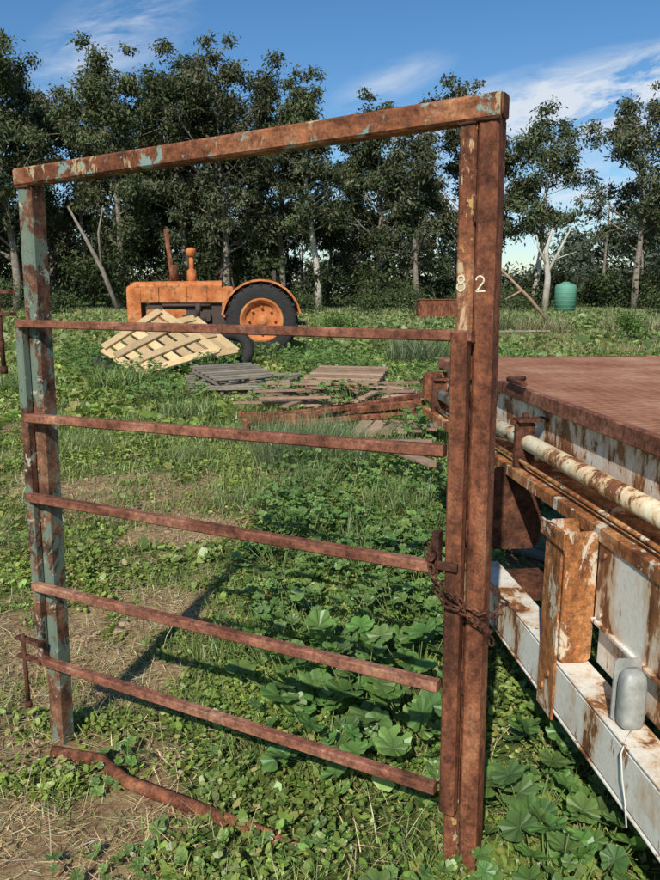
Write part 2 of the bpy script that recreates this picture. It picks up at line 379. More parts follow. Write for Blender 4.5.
dt=MB(); dt.tube([(0,0,0),(.1,0,2.2),(-.1,.1,4),(.25,0,5.4)],[.28,.22,.16,.06],7)
dt.tube([(0,0,2.4),(.9,0,4.2),(1.6,0,5.6)],[.14,.1,.03],6); dt.tube([(0,0,3),(-.7,0,4.2),(-.8,.1,5)],[.12,.07,.02],6); dt.tube([(.5,0,3.4),(2.0,0,3.9)],[.07,.02],5)
o=dt.done("dead_tree",None,M_palebark); o.location=(18.0,63,0); o.scale=(1.2,1.2,1.25)
dt=MB(); dt.tube([(0,0,0),(-.9,0,2.6),(-1.8,.1,4.4),(-2.8,0,6.4)],[.17,.15,.12,.06],7); dt.tube([(-.9,0,2.6),(-1.0,0,4.8),(-.6,0,6.5)],[.1,.08,.04],6)
o=dt.done("leaning_trunk",None,M_bark); o.location=(-18.3,65,0); o.scale=(1.35,1.35,1.35)
# understorey + distant trees
cl=[]
for i in range(280):
    x=rng.uniform(-58,64); y=rng.uniform(68,86)
    if 19<x<25 and y<76: continue
    r=rng.uniform(1.1,2.2); top=4.8 if x<12 else 3.2
    cl.append(((x,y,rng.uniform(.3,top)),r,rng.uniform(.5,1.1)))
leaves("undergrowth",cl,90,.42,(.082,.102,.05),None,droop=1.2)
cl=[]
for i in range(620):
    x=rng.uniform(-105,125); y=rng.uniform(110,145); base_h=12+4.2*math.sin(x*.15)+(3.4 if x<14 else -1.6)
    if 22<x<38: base_h-=3
    cl.append(((x,y,rng.uniform(.08,1)**1.2*max(2,base_h)),rng.uniform(2.4,4.0),rng.uniform(.7,1.1)))
leaves("distant_trees",cl,20,1.0,(.10,.125,.088),None,droop=1.2)
tk=MB()
for i in range(50):
    x=rng.uniform(-60,62); y=rng.uniform(74,104); h=rng.uniform(7,12); l=rng.uniform(-1.2,1.2)
    if 18<x<26: continue
    tk.tube([(x,y,0),(x+l*.4,y,h*.5),(x+l,y,h)],[.2,.15,.07],6,False)
tk.done("distant_trunks",None,M_bark)
def shrub(x,y,r,h,base=(.08,.13,.035),per=700,size=.12):
    e=empty("shrub",(x,y,float(hgt(x,y)))); cl=[]
    for i in range(9):
        a=rng.uniform(0,6.28); q=rng.uniform(0,.7)*r
        cl.append(((math.cos(a)*q,math.sin(a)*q,rng.uniform(.15,.75)*h),r*rng.uniform(.35,.6),rng.uniform(.75,1.2)))
    leaves("foliage",cl,per/(r*r)*1.1,size,base,e,droop=1.3); 
    st=MB()
    for i in range(5):
        a=rng.uniform(0,6.28); st.tube([(0,0,0),(math.cos(a)*r*.4,math.sin(a)*r*.4,h*.6)],[.02,.008],4,False)
    st.done("stems",e,M_bark); return e
for (x,y,r,h) in [(10.3,25.5,.9,.9),(6.4,61,2.8,2.6),(3.1,58,2.4,2.0),(11.0,57,2.6,2.1),(-10.5,50,2.0,1.6),(-1.7,54,2.0,1.7),(23.5,51,3.0,2.3),(25,43,2.0,1.5),(29,58,3.4,3),(14.8,62,3.0,2.8),(-19,52,2.6,2.2),(0.2,31,1.0,.7),(-26,60,3,3)]:
    shrub(x,y,r,h,(.09,.118,.052) if y>35 else (.11,.18,.05),900,.2 if y>35 else .1)

# ------------------------------------------------------------ ground vegetation
def pts(n,x0,x1,y0,y1,fn):
    x=rng.uniform(x0,x1,n); y=rng.uniform(y0,y1,n); k=rng.random(n)<fn(x,y); x=x[k];y=y[k]
    return x,y
INV=lambda x,y: (np.abs(x)<.56*y*1.0+.35)
def lobed(nl=5,notch=.75,cup=.18,steps=4):
    v=[(0,0,0)];f=[];n=nl*steps
    for i in range(n):
        a=-math.pi+2*math.pi*(i+.5)/n*.96+.06; l=abs(math.cos(a*nl/2)); r=notch+(1-notch)*l; z=cup*r*(1.0 if l>.5 else .35)
        v.append((math.sin(a)*r,math.cos(a)*r+.0,z))
    f=[(0,i+1,i) for i in range(1,n)]
    return v,f,[.62]+[1.05]*n
clov=[(0,0,0),(.8,.25,.12),(.95,.9,.2),(0,1.15,.05),(-.95,.9,.2),(-.8,.25,.12)]
cf=[(0,1,2,3),(0,3,4,5)]
def cover(name,n,x0,x1,y0,y1,s,hmax,base,thr=.35,gam=1.0,lo=.05):
    def fn(x,y):
        g=np.clip((green(x,y)-thr)/(.9-thr),0,1)**gam
        cl=np.clip(fbm(x,y,3.0/max(s*60,1)+1.2,21)*2.6-.75,lo,1)
        return g*cl*INV(x,y)
    x,y=pts(n,x0,x1,y0,y1,fn); m_=len(x); g=green(x,y)
    hh=hmax*(.25+.75*fbm(x,y,2.2,31))*g
    z=hgt(x,y)+hh*rng.random(m_)**.6+.004
    R=rotm(rng.random(m_)*6.28,rng.normal(0,.5,m_),rng.normal(0,.5,m_))
    tone=.6+.75*fbm(x,y,1.8,41); C=vary(base,m_,.25,.09)*tone[:,None]
    lf=np.clip((.2-x)/1.2,0,1)[:,None]*.5; C=C*(1-lf)+C*np.array([1.35,1.12,.95])*lf
    yel=rng.random(m_)<.06; C[yel]=np.array([.38,.34,.12])
    scatter(name,clov,cf,np.stack([x,y,z],1),R,s*np.exp(rng.normal(-.15,.4,m_)),C,M_weed)
cover("clover_cover",150000,-2.4,1.7,1.3,4.2,.0115,.085,(.195,.275,.06),thr=.30,lo=.12)
cover("clover_cover",140000,-4,3.5,4.2,8.5,.017,.09,(.195,.27,.065),thr=.25,lo=.18)
cover("weed_cover",160000,-10,9,8.5,20,.042,.12,(.19,.27,.065),gam=.7,thr=.2,lo=.2)
cover("weed_cover",130000,-28,28,20,55,.10,.2,(.195,.255,.085),gam=.6,thr=.2,lo=.3)
BL=[(-.5,0,0),(.5,0,0),(.38,.10,.5),(-.38,.10,.5),(0,.38,1.0)]; BF=[(0,1,2,3),(3,2,4)]
def blades(name,x,y,h,wd,col,lean=.5,mat=None,z0=0):
    n=len(x); R=rotm(rng.random(n)*6.28,-np.abs(rng.normal(0,lean,n)),rng.normal(0,.2,n))
    s=np.stack([wd*(.6+.8*rng.random(n)),h*np.ones(n),h*np.ones(n)],1)
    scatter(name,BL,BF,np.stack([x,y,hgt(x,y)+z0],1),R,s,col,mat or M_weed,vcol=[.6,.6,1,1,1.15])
def flatblades(name,x,y,h,wd,col):
    n=len(x); R=rotm(rng.random(n)*6.28,-1.45+rng.normal(0,.18,n),rng.normal(0,.3,n))
    s=np.stack([wd*(.6+.8*rng.random(n)),h*.3,h],1)
    scatter(name,BL,BF,np.stack([x,y,hgt(x,y)+.008+.012*rng.random(n)],1),R,s,col,M_straw)
x,y=pts(100000,-3,1.8,1.3,5,lambda x,y:INV(x,y)*np.clip(green(x,y)+.15,0,1)*np.clip(fbm(x,y,2.5,51)*3-1.05,0,1)); n=len(x)
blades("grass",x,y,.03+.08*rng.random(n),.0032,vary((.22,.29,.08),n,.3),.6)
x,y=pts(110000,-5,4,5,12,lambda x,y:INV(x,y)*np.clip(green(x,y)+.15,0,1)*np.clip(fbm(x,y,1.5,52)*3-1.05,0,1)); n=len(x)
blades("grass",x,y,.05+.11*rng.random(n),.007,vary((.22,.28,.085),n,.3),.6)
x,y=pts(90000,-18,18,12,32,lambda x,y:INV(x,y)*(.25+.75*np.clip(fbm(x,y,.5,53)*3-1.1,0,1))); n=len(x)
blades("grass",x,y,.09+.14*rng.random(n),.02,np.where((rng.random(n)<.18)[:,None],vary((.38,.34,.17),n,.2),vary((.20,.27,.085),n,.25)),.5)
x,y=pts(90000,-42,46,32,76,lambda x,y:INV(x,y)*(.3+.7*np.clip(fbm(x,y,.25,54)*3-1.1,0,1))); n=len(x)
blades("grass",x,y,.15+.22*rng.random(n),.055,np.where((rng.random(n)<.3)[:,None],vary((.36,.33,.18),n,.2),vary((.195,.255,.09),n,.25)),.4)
x,y=pts(65000,-3,2,1.3,6,lambda x,y:INV(x,y)*np.clip(1.2-green(x,y),0.08,1)*np.clip(fbm(x,y,3,61)*3-.9,0,1)); n=len(x)
flatblades("dry_straw",x,y,.03+.09*rng.random(n),.0028,vary((.56,.43,.24),n,.35))
x,y=pts(50000,-6,5,6,16,lambda x,y:INV(x,y)*np.clip(1.0-green(x,y),0.05,1)); n=len(x)
flatblades("dry_straw",x,y,.08+.1*rng.random(n),.006,vary((.52,.42,.25),n,.3))
x,y=pts(4000,-3,2,1.3,8,lambda x,y:INV(x,y)*.5); n=len(x)
blades("dry_grass",x,y,.06+.13*rng.random(n),.0028,vary((.5,.42,.25),n,.3),.7,M_straw)
def tuft(x,y,r,h,n,col,wd=.006):
    a=rng.random(n)*6.28; q=r*np.sqrt(rng.random(n)); 
    blades("grass_tuft",x+np.cos(a)*q,y+np.sin(a)*q,h*(.5+.6*rng.random(n)),wd,vary(col,n,.25),.33)
for (x,y,r,h,n,c) in [(-.35,6.9,.38,.50,1300,(.18,.23,.11)),(.1,6.7,.33,.42,1000,(.18,.24,.10)),(-.1,7.3,.4,.45,1000,(.19,.24,.11)),(2.0,17.2,.7,.75,900,(.15,.19,.09)),(6.5,31,1.0,1.1,700,(.22,.24,.12)),(-3.6,12.6,.5,.45,600,(.18,.24,.07)),(0.02,2.95,.25,.2,300,(.19,.27,.08)),
      (1.6,10.5,.5,.35,500,(.16,.24,.07)),(.9,8.2,.3,.35,500,(.17,.25,.07)),(8.5,30,1.2,.8,700,(.26,.26,.13)),(12.5,30,1.5,.9,900,(.28,.27,.14)),(-5.4,12.5,.8,.4,700,(.17,.23,.07)),(-2.6,7.8,.3,.25,350,(.22,.27,.1)),(-.7,5.6,.25,.22,300,(.2,.26,.09)),(-1.9,9.8,.4,.3,400,(.2,.26,.09)),(.5,5.3,.25,.3,350,(.18,.25,.08)),(-.5,3.1,.16,.15,200,(.2,.27,.08)),
      (-.9,8.2,.4,.35,600,(.2,.26,.1)),(-1.4,7.2,.25,.25,350,(.21,.26,.1)),(.6,7.2,.3,.35,500,(.18,.24,.09)),(-.2,5.9,.25,.3,350,(.19,.25,.09)),(.15,4.3,.2,.25,260,(.19,.26,.08))]:
    tuft(x,y,r,h,n,c,.005 if y<9 else .014 if y<20 else .03)
# mallow plants
mv,mf,mc=lobed(7,.80,.22,4)
M_stem=simple("mallow_stem",(.14,.2,.06))
def mallow(name,xy,nleaf,r,hh,spread,base=(.085,.165,.03)):
    P=[];S=[];C=[];st=MB()
    for (cx,cy,k) in xy:
        nn=int(nleaf*k); 
        for i in range(nn):
            a=rng.uniform(0,6.28); q=spread*k*math.sqrt(rng.random()); x=cx+math.cos(a)*q;y=cy+math.sin(a)*q
            z=float(hgt(x,y))+hh*k*rng.uniform(.45,1)*(1-.5*(q/(spread*k+1e-6))**2)
            P.append((x,y,z)); S.append(r*rng.uniform(.4,1.2)*(.7+.3*k)); C.append(rng.uniform(.7,1.3))
            gx0,gy0=cx+(x-cx)*.3,cy+(y-cy)*.3
            if r>.03: st.tube([(gx0,gy0,float(hgt(gx0,gy0))),((gx0+x)/2,(gy0+y)/2,z*.6),(x,y,z)],.0022,4,False)
    P=np.array(P);S=np.array(S);n=len(P)
    R=rotm(rng.random(n)*6.28,rng.normal(0.15,.36,n),rng.normal(0,.36,n))
    o=scatter(name,mv,mf,P,R,S,vary(base,n,.1,.06)*np.array(C)[:,None],M_weed,vcol=mc)
    if st.v: st.done("stems",o,M_stem)
mallow("mallow_plant",[(.12,2.55,1.1),(-.12,2.62,1),(.30,2.36,1.0),(-.02,2.3,.8),(.35,2.75,1),(.05,2.85,.9)],24,.066,.26,.25,(.13,.235,.06))
mallow("mallow_plant",[(.60,1.95,1.0),(.42,2.05,.7),(.78,2.2,.9),(.56,1.62,1.0),(.38,1.56,.7),(.9,2.6,.9),(.72,1.75,.9),(.2,1.62,.45)],24,.052,.2,.22,(.13,.235,.06))
mids=[(rng.uniform(-.35,.85),rng.uniform(2.9,4.9),rng.uniform(.6,1.15)) for i in range(44)]
mallow("mallow_patch",mids,46,.032,.24,.25,(.15,.255,.065))
mids=[(rng.uniform(-.6,1.0),rng.uniform(4.6,6.6),rng.uniform(.6,1.1)) for i in range(28)]
mallow("mallow_patch",mids,50,.030,.26,.3,(.155,.26,.07))
mids=[(rng.uniform(-.75,.45),rng.uniform(1.62,2.4),rng.uniform(.4,.8)) for i in range(24)]
mallow("mallow_patch",mids,18,.026,.10,.16,(.17,.28,.07))
mids=[(rng.uniform(-2.2,-.5),rng.uniform(3.6,9),rng.uniform(.4,.9)) for i in range(30)]
mids=[m_ for m_ in mids if green(m_[0],m_[1])>.5]
mallow("mallow_patch",mids,36,.022,.12,.25,(.18,.275,.07))
mids=[(x,y,1) for x,y in [(-.3,14.5),(.1,15.5),(-.5,16.2),(.5,14.2),(-4.9,17),(-5.6,16.4),(1.6,8.6),(1.2,7.8),(2.0,13),(-2.4,10.9),(.3,9.9),(-.6,10.6),(3.2,12),(4,16),(2.8,19),(-1.3,17.5),(-.2,19),(-6.3,18.5),(-3.4,13.3),(-4.4,13.9),(-2.4,14.6),(-3.0,18),(-1.9,18.3)]]
mallow("mallow_patch",mids,160,.045,.5,.62,(.15,.26,.065))
tw=MB()
for i in range(90):
    x=rng.uniform(-1.9,.2);y=rng.uniform(1.6,6)
    a=rng.uniform(0,6.28);l=rng.uniform(.04,.2); z=float(hgt(x,y))+.012
    tw.tube([(x,y,z),(x+math.cos(a)*l*.5,y+math.sin(a)*l*.5,z+.012),(x+math.cos(a+.3)*l,y+math.sin(a+.3)*l,z)],[.003,.0025,.0012],4,False)
tw.done("twigs",None,M_greywood)
cs=MB()
for i in range(420):
    x=rng.uniform(-2.2,.2);y=rng.uniform(1.5,6.5)
    if green(x,y)>.5: continue
    r=abs(rng.normal(0,.007))+.004; z=float(hgt(x,y))
    o8=[(x+dx*r*rng.uniform(.6,1.2),y+dy*r*rng.uniform(.6,1.2),z+(.9*r if dz>0 else -.3*r)*rng.uniform(.6,1.1)) for dz in(-1,1) for dx,dy in((-1,-1),(1,-1),(1,1),(-1,1))]
    cs.add(o8,[(0,1,2,3),(4,5,6,7),(0,1,5,4),(1,2,6,5),(2,3,7,6),(3,0,4,7)],True)
cs.done("soil_clods",None,simple("clod_soil",(.34,.23,.15),.3,.95,60))

# ------------------------------------------------------------ gate frame
Nf=Vector((-.4904,-.8715,0)); Up=Vector((0,0,1)); D=Vector((.8715,-.4904,0))
def P(x,z,off=0): return Vector((x,1.899-.5627*x,z))+Nf*off
fr=empty("steel_gate_frame",(0,0,0))
mb=MB(); mb.box(P(-1.0,1.955,-.02),P(.366,1.994,-.02),.05,.055,Up); mb.done("top_beam",fr,M_rustgreen)
mb=MB(); mb.box(P(-1.020,-.12,-.035),P(-.972,1.926,-.035),.062,.066,Nf); mb.done("left_post",fr,M_rustgreen2)
mb=MB(); mb.box(P(.364,-.08,-.02),P(.346,1.966,-.02),.046,.062,Nf); mb.done("right_post",fr,M_rust)
mb=MB(); mb.box(P(.320,-.08,-.026),P(.303,1.964,-.026),.040,.05,Nf); mb.done("right_post_inner",fr,M_rustcream)
mb=MB(); mb.tube([(-1.0,2.41,-.035),(-.80,2.31,.0),(-.68,2.20,-.004),(-.4,2.04,.012),(-.06,1.86,.016)],.022,10); mb.done("ground_bar",fr,M_rust)
mb=MB(); mb.box(P(.368,1.994,-.02),P(.371,1.994,-.02),.044,.050,Up); mb.done("beam_end_cap",fr,M_darkrust)
mb=MB()
def bead(a,b_,r=.0045):
    n=9; mb.tube([a.lerp(b_,i/(n-1))+Vector((random.uniform(-1,1),random.uniform(-1,1),random.uniform(-1,1)))*.0012 for i in range(n)],[r*random.uniform(.7,1.2) for _ in range(n)],6)
bead(P(.325,1.965,.012),P(.368,1.965,.012)); bead(P(-.995,1.925,.0),P(-.945,1.925,.0)); bead(P(.283,1.963,.0),P(.32,1.963,.0))
for z in (.2,.6,1.0,1.4,1.75): 
    xx=.330+.009*(1-z); bead(P(xx,z,.0),P(xx-.0005,z+.06,.0),.004)
mb.done("weld_beads",fr,M_darkrust)
def stroke(mb,cx,cz,pl,off,wd=.0034):
    for a,b_ in zip(pl[:-1],pl[1:]):
        p0=P(cx,cz,off)+D*a[0]+Up*a[1]; p1=P(cx,cz,off)+D*b_[0]+Up*b_[1]
        d=(p1-p0).normalized(); s_=d.cross(Nf).normalized()*wd; e_=d*wd*.5
        mb.add([p0-s_-e_,p0+s_-e_,p1+s_+e_,p1-s_+e_],[(0,1,2,3)])
mb=MB()
pl=[(math.sin(t)*.0075,.009+math.cos(t)*.008) for t in np.linspace(-math.pi,math.pi,13)]; stroke(mb,.300,1.620,pl,.0015,.0018)
pl=[(math.sin(t)*.009,-.0085+math.cos(t)*.0095) for t in np.linspace(0,2*math.pi,13)]; stroke(mb,.300,1.620,pl,.0018,.0018)
mb.done("painted_number_8",fr,M_num)
mb=MB(); pl=[(math.sin(t)*.009-.001,.008+math.cos(t)*.009) for t in np.linspace(-1.5,2.0,8)]+[(-.009,-.017),(.011,-.016)]
stroke(mb,.343,1.618,pl,.0125,.0018); mb.done("painted_number_2",fr,M_num)
# gate
ga=empty("steel_gate",(0,0,0))
rails=[((-.998,1.500),(.338,1.502)),((-.986,1.190),(.288,1.232)),((-1.010,.914),(.285,.940)),((-1.018,.590),(.29,.627)),((-1.014,.310),(.29,.338))]
for i,((a,za),(c_,zc)) in enumerate(rails):
    mb=MB(); 
    if i==0: mb.box(P(a,za,.032),P(c_,zc,.032),.026,.025,Up)
    else: mb.box(P(a,za,.034),P(c_,zc,.034),.030,.029,Up)
    mb.done("rail_%d"%(i+1),ga,M_rustrail)
mb=MB(); mb.box(P(.321,.285,.032),P(.313,1.51,.032),.040,.034,Nf); mb.done("latch_stile",ga,M_rust)
mb=MB(); mb.box(P(-1.030,.29,.014),P(-1.005,1.51,.014),.034,.03,Nf); mb.done("hinge_stile",ga,M_rustgreen2)
mb=MB()
for (x,z0,z1) in [(-1.055,1.34,1.62),(-1.075,.12,.40)]:
    mb.tube([P(x,z0,.05),P(x,z1,.05)],.008,8)
    for zz in (z1-.02,z1-.09): mb.box(P(x-.03,zz,.045),P(-1.0,zz,.045),.025,.012,Up)
    mb.tube([P(x,z0-.005,.05),P(x,z0+.02,.05)],.013,8)
mb.done("hinges",ga,M_darkrust)
mb=MB(); mb.box(P(.279,.93,.04),P(.279,1.035,.04),.018,.03,Nf); mb.tube([P(.279,.98,.055),P(.279,.98,.085)],.009,8); mb.box(P(.27,.955,.055),P(.33,.955,.055),.01,.02,Up); mb.done("latch",ga,M_darkrust)
# chain
ch=MB()
path=[P(.268,.985,.07),P(.285,.935,.078),P(.315,.90,.078),P(.345,.872,.06),P(.375,.85,.045),P(.405,.842,.02),P(.412,.855,-.03),P(.37,.88,-.065),P(.32,.90,-.07)]
path2=[P(.272,1.0,.06),P(.288,.90,.07),P(.312,.868,.072),P(.34,.852,.058),P(.372,.828,.045),P(.398,.80,.03),P(.402,.765,.025)]
def chain(path):
    L_=[0]
    for a,b_ in zip(path[:-1],path[1:]): L_.append(L_[-1]+(b_-a).length)
    s=0;i=0
    while s<L_[-1]:
        k=max(j for j in range(len(L_)) if L_[j]<=s); k=min(k,len(path)-2)
        f=(s-L_[k])/(L_[k+1]-L_[k]); p=path[k].lerp(path[k+1],f); d=(path[k+1]-path[k]).normalized()
        ax=Nf if i%2==0 else Nf.cross(d); ax=(Vector(ax)+Vector((random.uniform(-.4,.4),random.uniform(-.4,.4),random.uniform(-.4,.4))))
        ch.ring(p,ax,.0062,.0028,12,6,1,e1=d,ex=.006); s+=.0185;i+=1
chain(path); chain(path2); ch.done("chain",ga,M_darkrust)

# ------------------------------------------------------------ trailer
tr=empty("flatbed_trailer",(1.0,0,0),math.atan(.1))
y0,y1=.6,4.55
mb=MB(); mb.abox(.15,2.5,y0,y1-.02,1.175,1.2); mb.done("deck",tr,M_deck)
mb=MB(); mb.abox(.12,.148,y0,y1,1.145,1.203); mb.abox(.12,2.52,y1,y1+.03,1.13,1.206); mb.done("deck_edge",tr,M_rustrail)
mb=MB(); mb.abox(.16,.18,y0,y1-.03,.93,1.172); mb.done("side_plate",tr,M_white2)
mb=MB(); mb.abox(.02,2.45,y1-.06,y1-.005,.95,1.12); mb.done("end_beam",tr,M_rust)
mb=MB(); mb.tube([(.09,y0,1.005),(.09,y1+.02,1.005)],.033,16); mb.done("side_pipe",tr,M_pipe)
mb=MB(); mb.abox(.03,.085,y0,y1,.895,.903); mb.abox(.026,.032,y0,y1,.86,.902); mb.abox(.10,.158,y0,y1-.07,.90,.93); mb.done("lower_rail",tr,M_orange)
mb=MB(); mb.tube([(.055,y0,.935),(.055,y1,.935)],.008,8); mb.done("tie_rod",tr,M_orange)
mb=MB()
for yy in (1.1,2.93,4.35): mb.abox(.035,.115,yy-.012,yy+.012,.90,1.09); mb.abox(.036,.16,yy-.035,yy+.035,1.093,1.105); mb.tube([(.075,yy,1.10),(.075,yy,1.125)],.014,6)
mb.tube([(.11,3.05,1.225),(.11,3.25,1.225),(.2,3.3,1.22)],.012,6)
mb.done("brackets",tr,M_darkrust)
mb=MB(); mb.abox(-.082,-.074,2.16,2.28,.26,.888); mb.abox(-.073,.03,2.150,2.158,.462,.888); mb.abox(-.073,.03,2.282,2.29,.462,.888)
mb.abox(-.09,-.083,2.13,2.31,.84,.89); mb.tube([(-.09,2.2,.40),(-.078,2.2,.40)],.012,6); mb.tube([(-.09,2.24,.34),(-.078,2.24,.34)],.012,6); mb.tube([(-.09,2.2,.865),(-.09+.014,2.2,.865)],.01,6)
mb.done("bracket_post",tr,M_orange)
mb=MB(); mb.abox(-.07,-.0,y0,3.05,.29,.45); mb.abox(-.072,.03,y0,3.05,.452,.458); mb.abox(-.072,.03,y0,3.05,.282,.288); mb.done("lower_beam",tr,M_white)
mb=MB(); mb.abox(.032,.04,y0,2.145,.60,.858); mb.abox(.05,.058,y0,2.145,.462,.60); mb.abox(.02,.06,y0,2.145,.602,.614)
for yy in (.95,1.35,1.75,2.1): mb.tube([(.022,yy,.83),(.034,yy,.83)],.009,6); mb.tube([(.022,yy,.64),(.034,yy,.64)],.009,6)
mb.done("side_panel",tr,M_white)
mb=MB(); mb.abox(-.04,.19,3.0,3.012,.53,.885); mb.done("mud_flap",tr,M_darkrust)
mb=MB()
for x in (.55,1.8): mb.abox(x,x+.1,y0,4.4,.62,.92)
for yy in (1.0,1.9,2.7,3.5,4.2): mb.abox(.18,2.4,yy,yy+.06,.95,1.1)
mb.tube([(.3,1.5,.42),(2.3,1.5,.42)],.05,10); mb.abox(-.0,2.3,2.98,3.05,.3,.42)
mb.done("chassis",tr,M_darkrust)
mb=MB(); rm=MB()
for x in (.42,2.05):
    mb.ring((x,1.5,.40),(1,0,0),.29,.115,32,10,1.0); rm.lathe((x,1.5,.40),(1,0,0),[(.02,-.06),(.1,-.06),(.14,-.02),(.2,-.05),(.2,.05)])
mb.done("tyres",tr,M_rubber); rm.done("rims",tr,M_white2)
mb=MB()
def sq(cx,cy,hx,hy,z,n=16):
    o_=[]
    for j in range(n):
        a=2*math.pi*j/n; c_,s_=math.cos(a),math.sin(a); o_.append((cx+hx*math.copysign(abs(c_)**.55,c_),cy+hy*math.copysign(abs(s_)**.55,s_),z))
    return o_
lv=[];ZS=[(.462,.6),(.47,.9),(.49,1),(.585,1),(.61,.9),(.625,.6),(.628,.05)]
for z,k in ZS: lv+=sq(-.022,1.80,.034*k,.028*k,z)
mb.add(lv,[(i*16+j,i*16+(j+1)%16,(i+1)*16+(j+1)%16,(i+1)*16+j) for i in range(len(ZS)-1) for j in range(16)],True)
mb.abox(-.058,.018,1.832,1.838,.46,.64); mb.done("marker_lamp",tr,M_lampg)
mb=MB(); mb.tube([(-.03,1.77,.47),(-.06,1.74,.465),(-.083,1.72,.44),(-.085,1.70,.38),(-.078,1.69,.32),(-.085,1.66,.27)],.0022,6); mb.done("lamp_wire",tr,M_wire)

# ------------------------------------------------------------ tractor
tc_=empty("orange_tractor",(-1.75,19.4,0.02),math.radians(4))
def wheel(mbT,mbR,x,y,R,w_,rr,lugs):
    s=1 if y<0 else -1
    mbT.lathe((x,y,R),(0,-1,0),[(rr,-w_/2*.8),(R*.86,-w_/2),(R*.96,-w_/2*.8),(R*.965,0),(R*.96,w_/2*.8),(R*.86,w_/2),(rr,w_/2*.8)],40)
    for i in range(lugs):
        a=2*math.pi*i/lugs
        for sgn in (-1,1):
            a0=a+(math.pi/lugs if sgn>0 else 0)
            def q(an,r,yy): return (x+math.cos(an)*r,y+yy,R+math.sin(an)*r)
            mbT.box(q(a0,R*.975,0),q(a0+.16,R*.95,sgn*w_/2*.95),.05,.06,(math.cos(a0),0,math.sin(a0)))
    mbR.lathe((x,y,R),(0,-s,0),[(.0,.10),(.10,.10),(.14,.05),(rr*.45,-.02),(rr*.8,.02),(rr*.9,w_*.35),(rr*1.03,w_*.42),(rr*1.03,-w_*.42)],36)
    for i in range(8):
        a=2*math.pi*i/8; cx,cz=x+math.cos(a)*rr*.62,R+math.sin(a)*rr*.62
        if lugs: mbR.tube([(cx,y-s*.02,cz),(cx,y-s*.09,cz)],.035,6)
tT,tR=MB(),MB()
for yy in (-.85,.85): wheel(tT,tR,0,yy,.90,.42,.52,22)
for yy in (-.68,.68): wheel(tT,tR,-2.75,yy,.46,.2,.24,0)
tT.done("tyres",tc_,M_rubber); tR.done("wheel_rims",tc_,M_rim)
b_=MB()
def hood(mb,x0,x1,w0,w1,zb,z0,z1,r=.12):
    vs=[]
    for x,wd,zt in ((x0,w0,z0),(x0+.12,w0+.02,z0+.05),(x1,w1,z1)):
        vs+=[(x,-wd/2,zb),(x,-wd/2,zt-r),(x,-wd/2+r*.5,zt-r*.25),(x,-wd/2+r*1.2,zt),(x,wd/2-r*1.2,zt),(x,wd/2-r*.5,zt-r*.25),(x,wd/2,zt-r),(x,wd/2,zb)]
    fs=[(i*8+j,i*8+(j+1)%8,(i+1)*8+(j+1)%8,(i+1)*8+j) for i in range(2) for j in range(8)]+[tuple(range(8)),tuple(range(16,24))]
    mb.add(vs,fs)
hood(b_,-3.28,-1.0,.66,.74,1.32,1.78,1.86)
hood(b_,-3.36,-3.02,.70,.72,.75,1.72,1.76)
b_.abox(-1.0,-.72,-.36,.36,.95,1.72)
b_.abox(-.75,.35,-.28,.28,.7,1.15)
b_.abox(-2.9,-1.9,-.30,-.275,.85,1.15)
for xx in (-2.6,-1.9,-1.4): b_.abox(xx,xx+.03,-.385,-.375,1.35,1.72)
for yy in (-1.05,.64):
    pts_=[]
    for k in range(13):
        a=math.radians(10+k*13.5); pts_.append((math.cos(a)*.99,math.sin(a)*.99+.90))
    for (xa,za),(xb,zb) in zip(pts_[:-1],pts_[1:]):
        b_.add([(xa,yy,za),(xb,yy,zb),(xb,yy+.41,zb),(xa,yy+.41,za)],[(0,1,2,3)])
        if yy<0:
            b_.add([(xa,yy+.40,za),(xb,yy+.40,zb),(xb*.55,yy+.40,.9+(zb-.9)*.55),(xa*.55,yy+.40,.9+(za-.9)*.55)],[(0,1,2,3)])
            b_.add([(xa,yy,za),(xb,yy,zb),(xb*.95,yy-.004,.9+(zb-.9)*.95),(xa*.95,yy-.004,.9+(za-.9)*.95)],[(0,1,2,3)])
b_.done("bodywork",tc_,M_trac)
e_=MB()
e_.abox(-2.9,-.75,-.27,.27,.62,1.31); e_.abox(-3.1,-2.5,-.1,.1,.5,.7); e_.tube([(-2.75,-.66,.5),(-2.75,.66,.5)],.05,8)
e_.tube([(-2.0,-.30,.9),(-1.4,-.30,.9)],.12,12); e_.tube([(-1.6,-.36,1.0),(-1.6,-.36,1.3)],.07,10)
e_.tube([(0,-.8,.9),(0,.8,.9)],.12,12); e_.abox(-1.9,-1.3,-.4,-.28,.85,1.1); e_.tube([(-2.5,-.34,1.25),(-1.3,-.34,1.25)],.04,8)
for zz in np.linspace(.85,1.6,9): e_.abox(-3.39,-3.365,-.27,.27,zz,zz+.035)
e_.done("engine",tc_,M_seat)
s_=MB(); s_.tube([(-2.25,-.1,1.8),(-2.25,-.1,2.0),(-2.36,-.1,3.12)],[.07,.06,.06],12); s_.tube([(-2.2,-.1,1.85),(-2.22,-.1,2.25)],.10,12); s_.done("exhaust",tc_,M_rust)
s_=MB(); s_.tube([(-1.78,.1,1.8),(-1.78,.1,2.5)],.06,12); s_.lathe((-1.78,.1,2.55),(0,0,1),[(.06,-.1),(.12,-.06),(.13,.08),(.09,.13),(0,.14)],14)
s_.lathe((-1.78,.1,2.0),(0,0,1),[(.06,-.2),(.12,-.17),(.12,.12),(.06,.16)],14); s_.done("air_cleaner",tc_,M_trac)
s_=MB(); s_.tube([(-1.15,0,1.6),(-.98,0,2.12)],.03,8); s_.ring((-.97,0,2.14),(-.6,0,.8),.24,.025,24,6); s_.tube([(-.97,-.23,2.14),(-.97,.23,2.14)],.015,6)
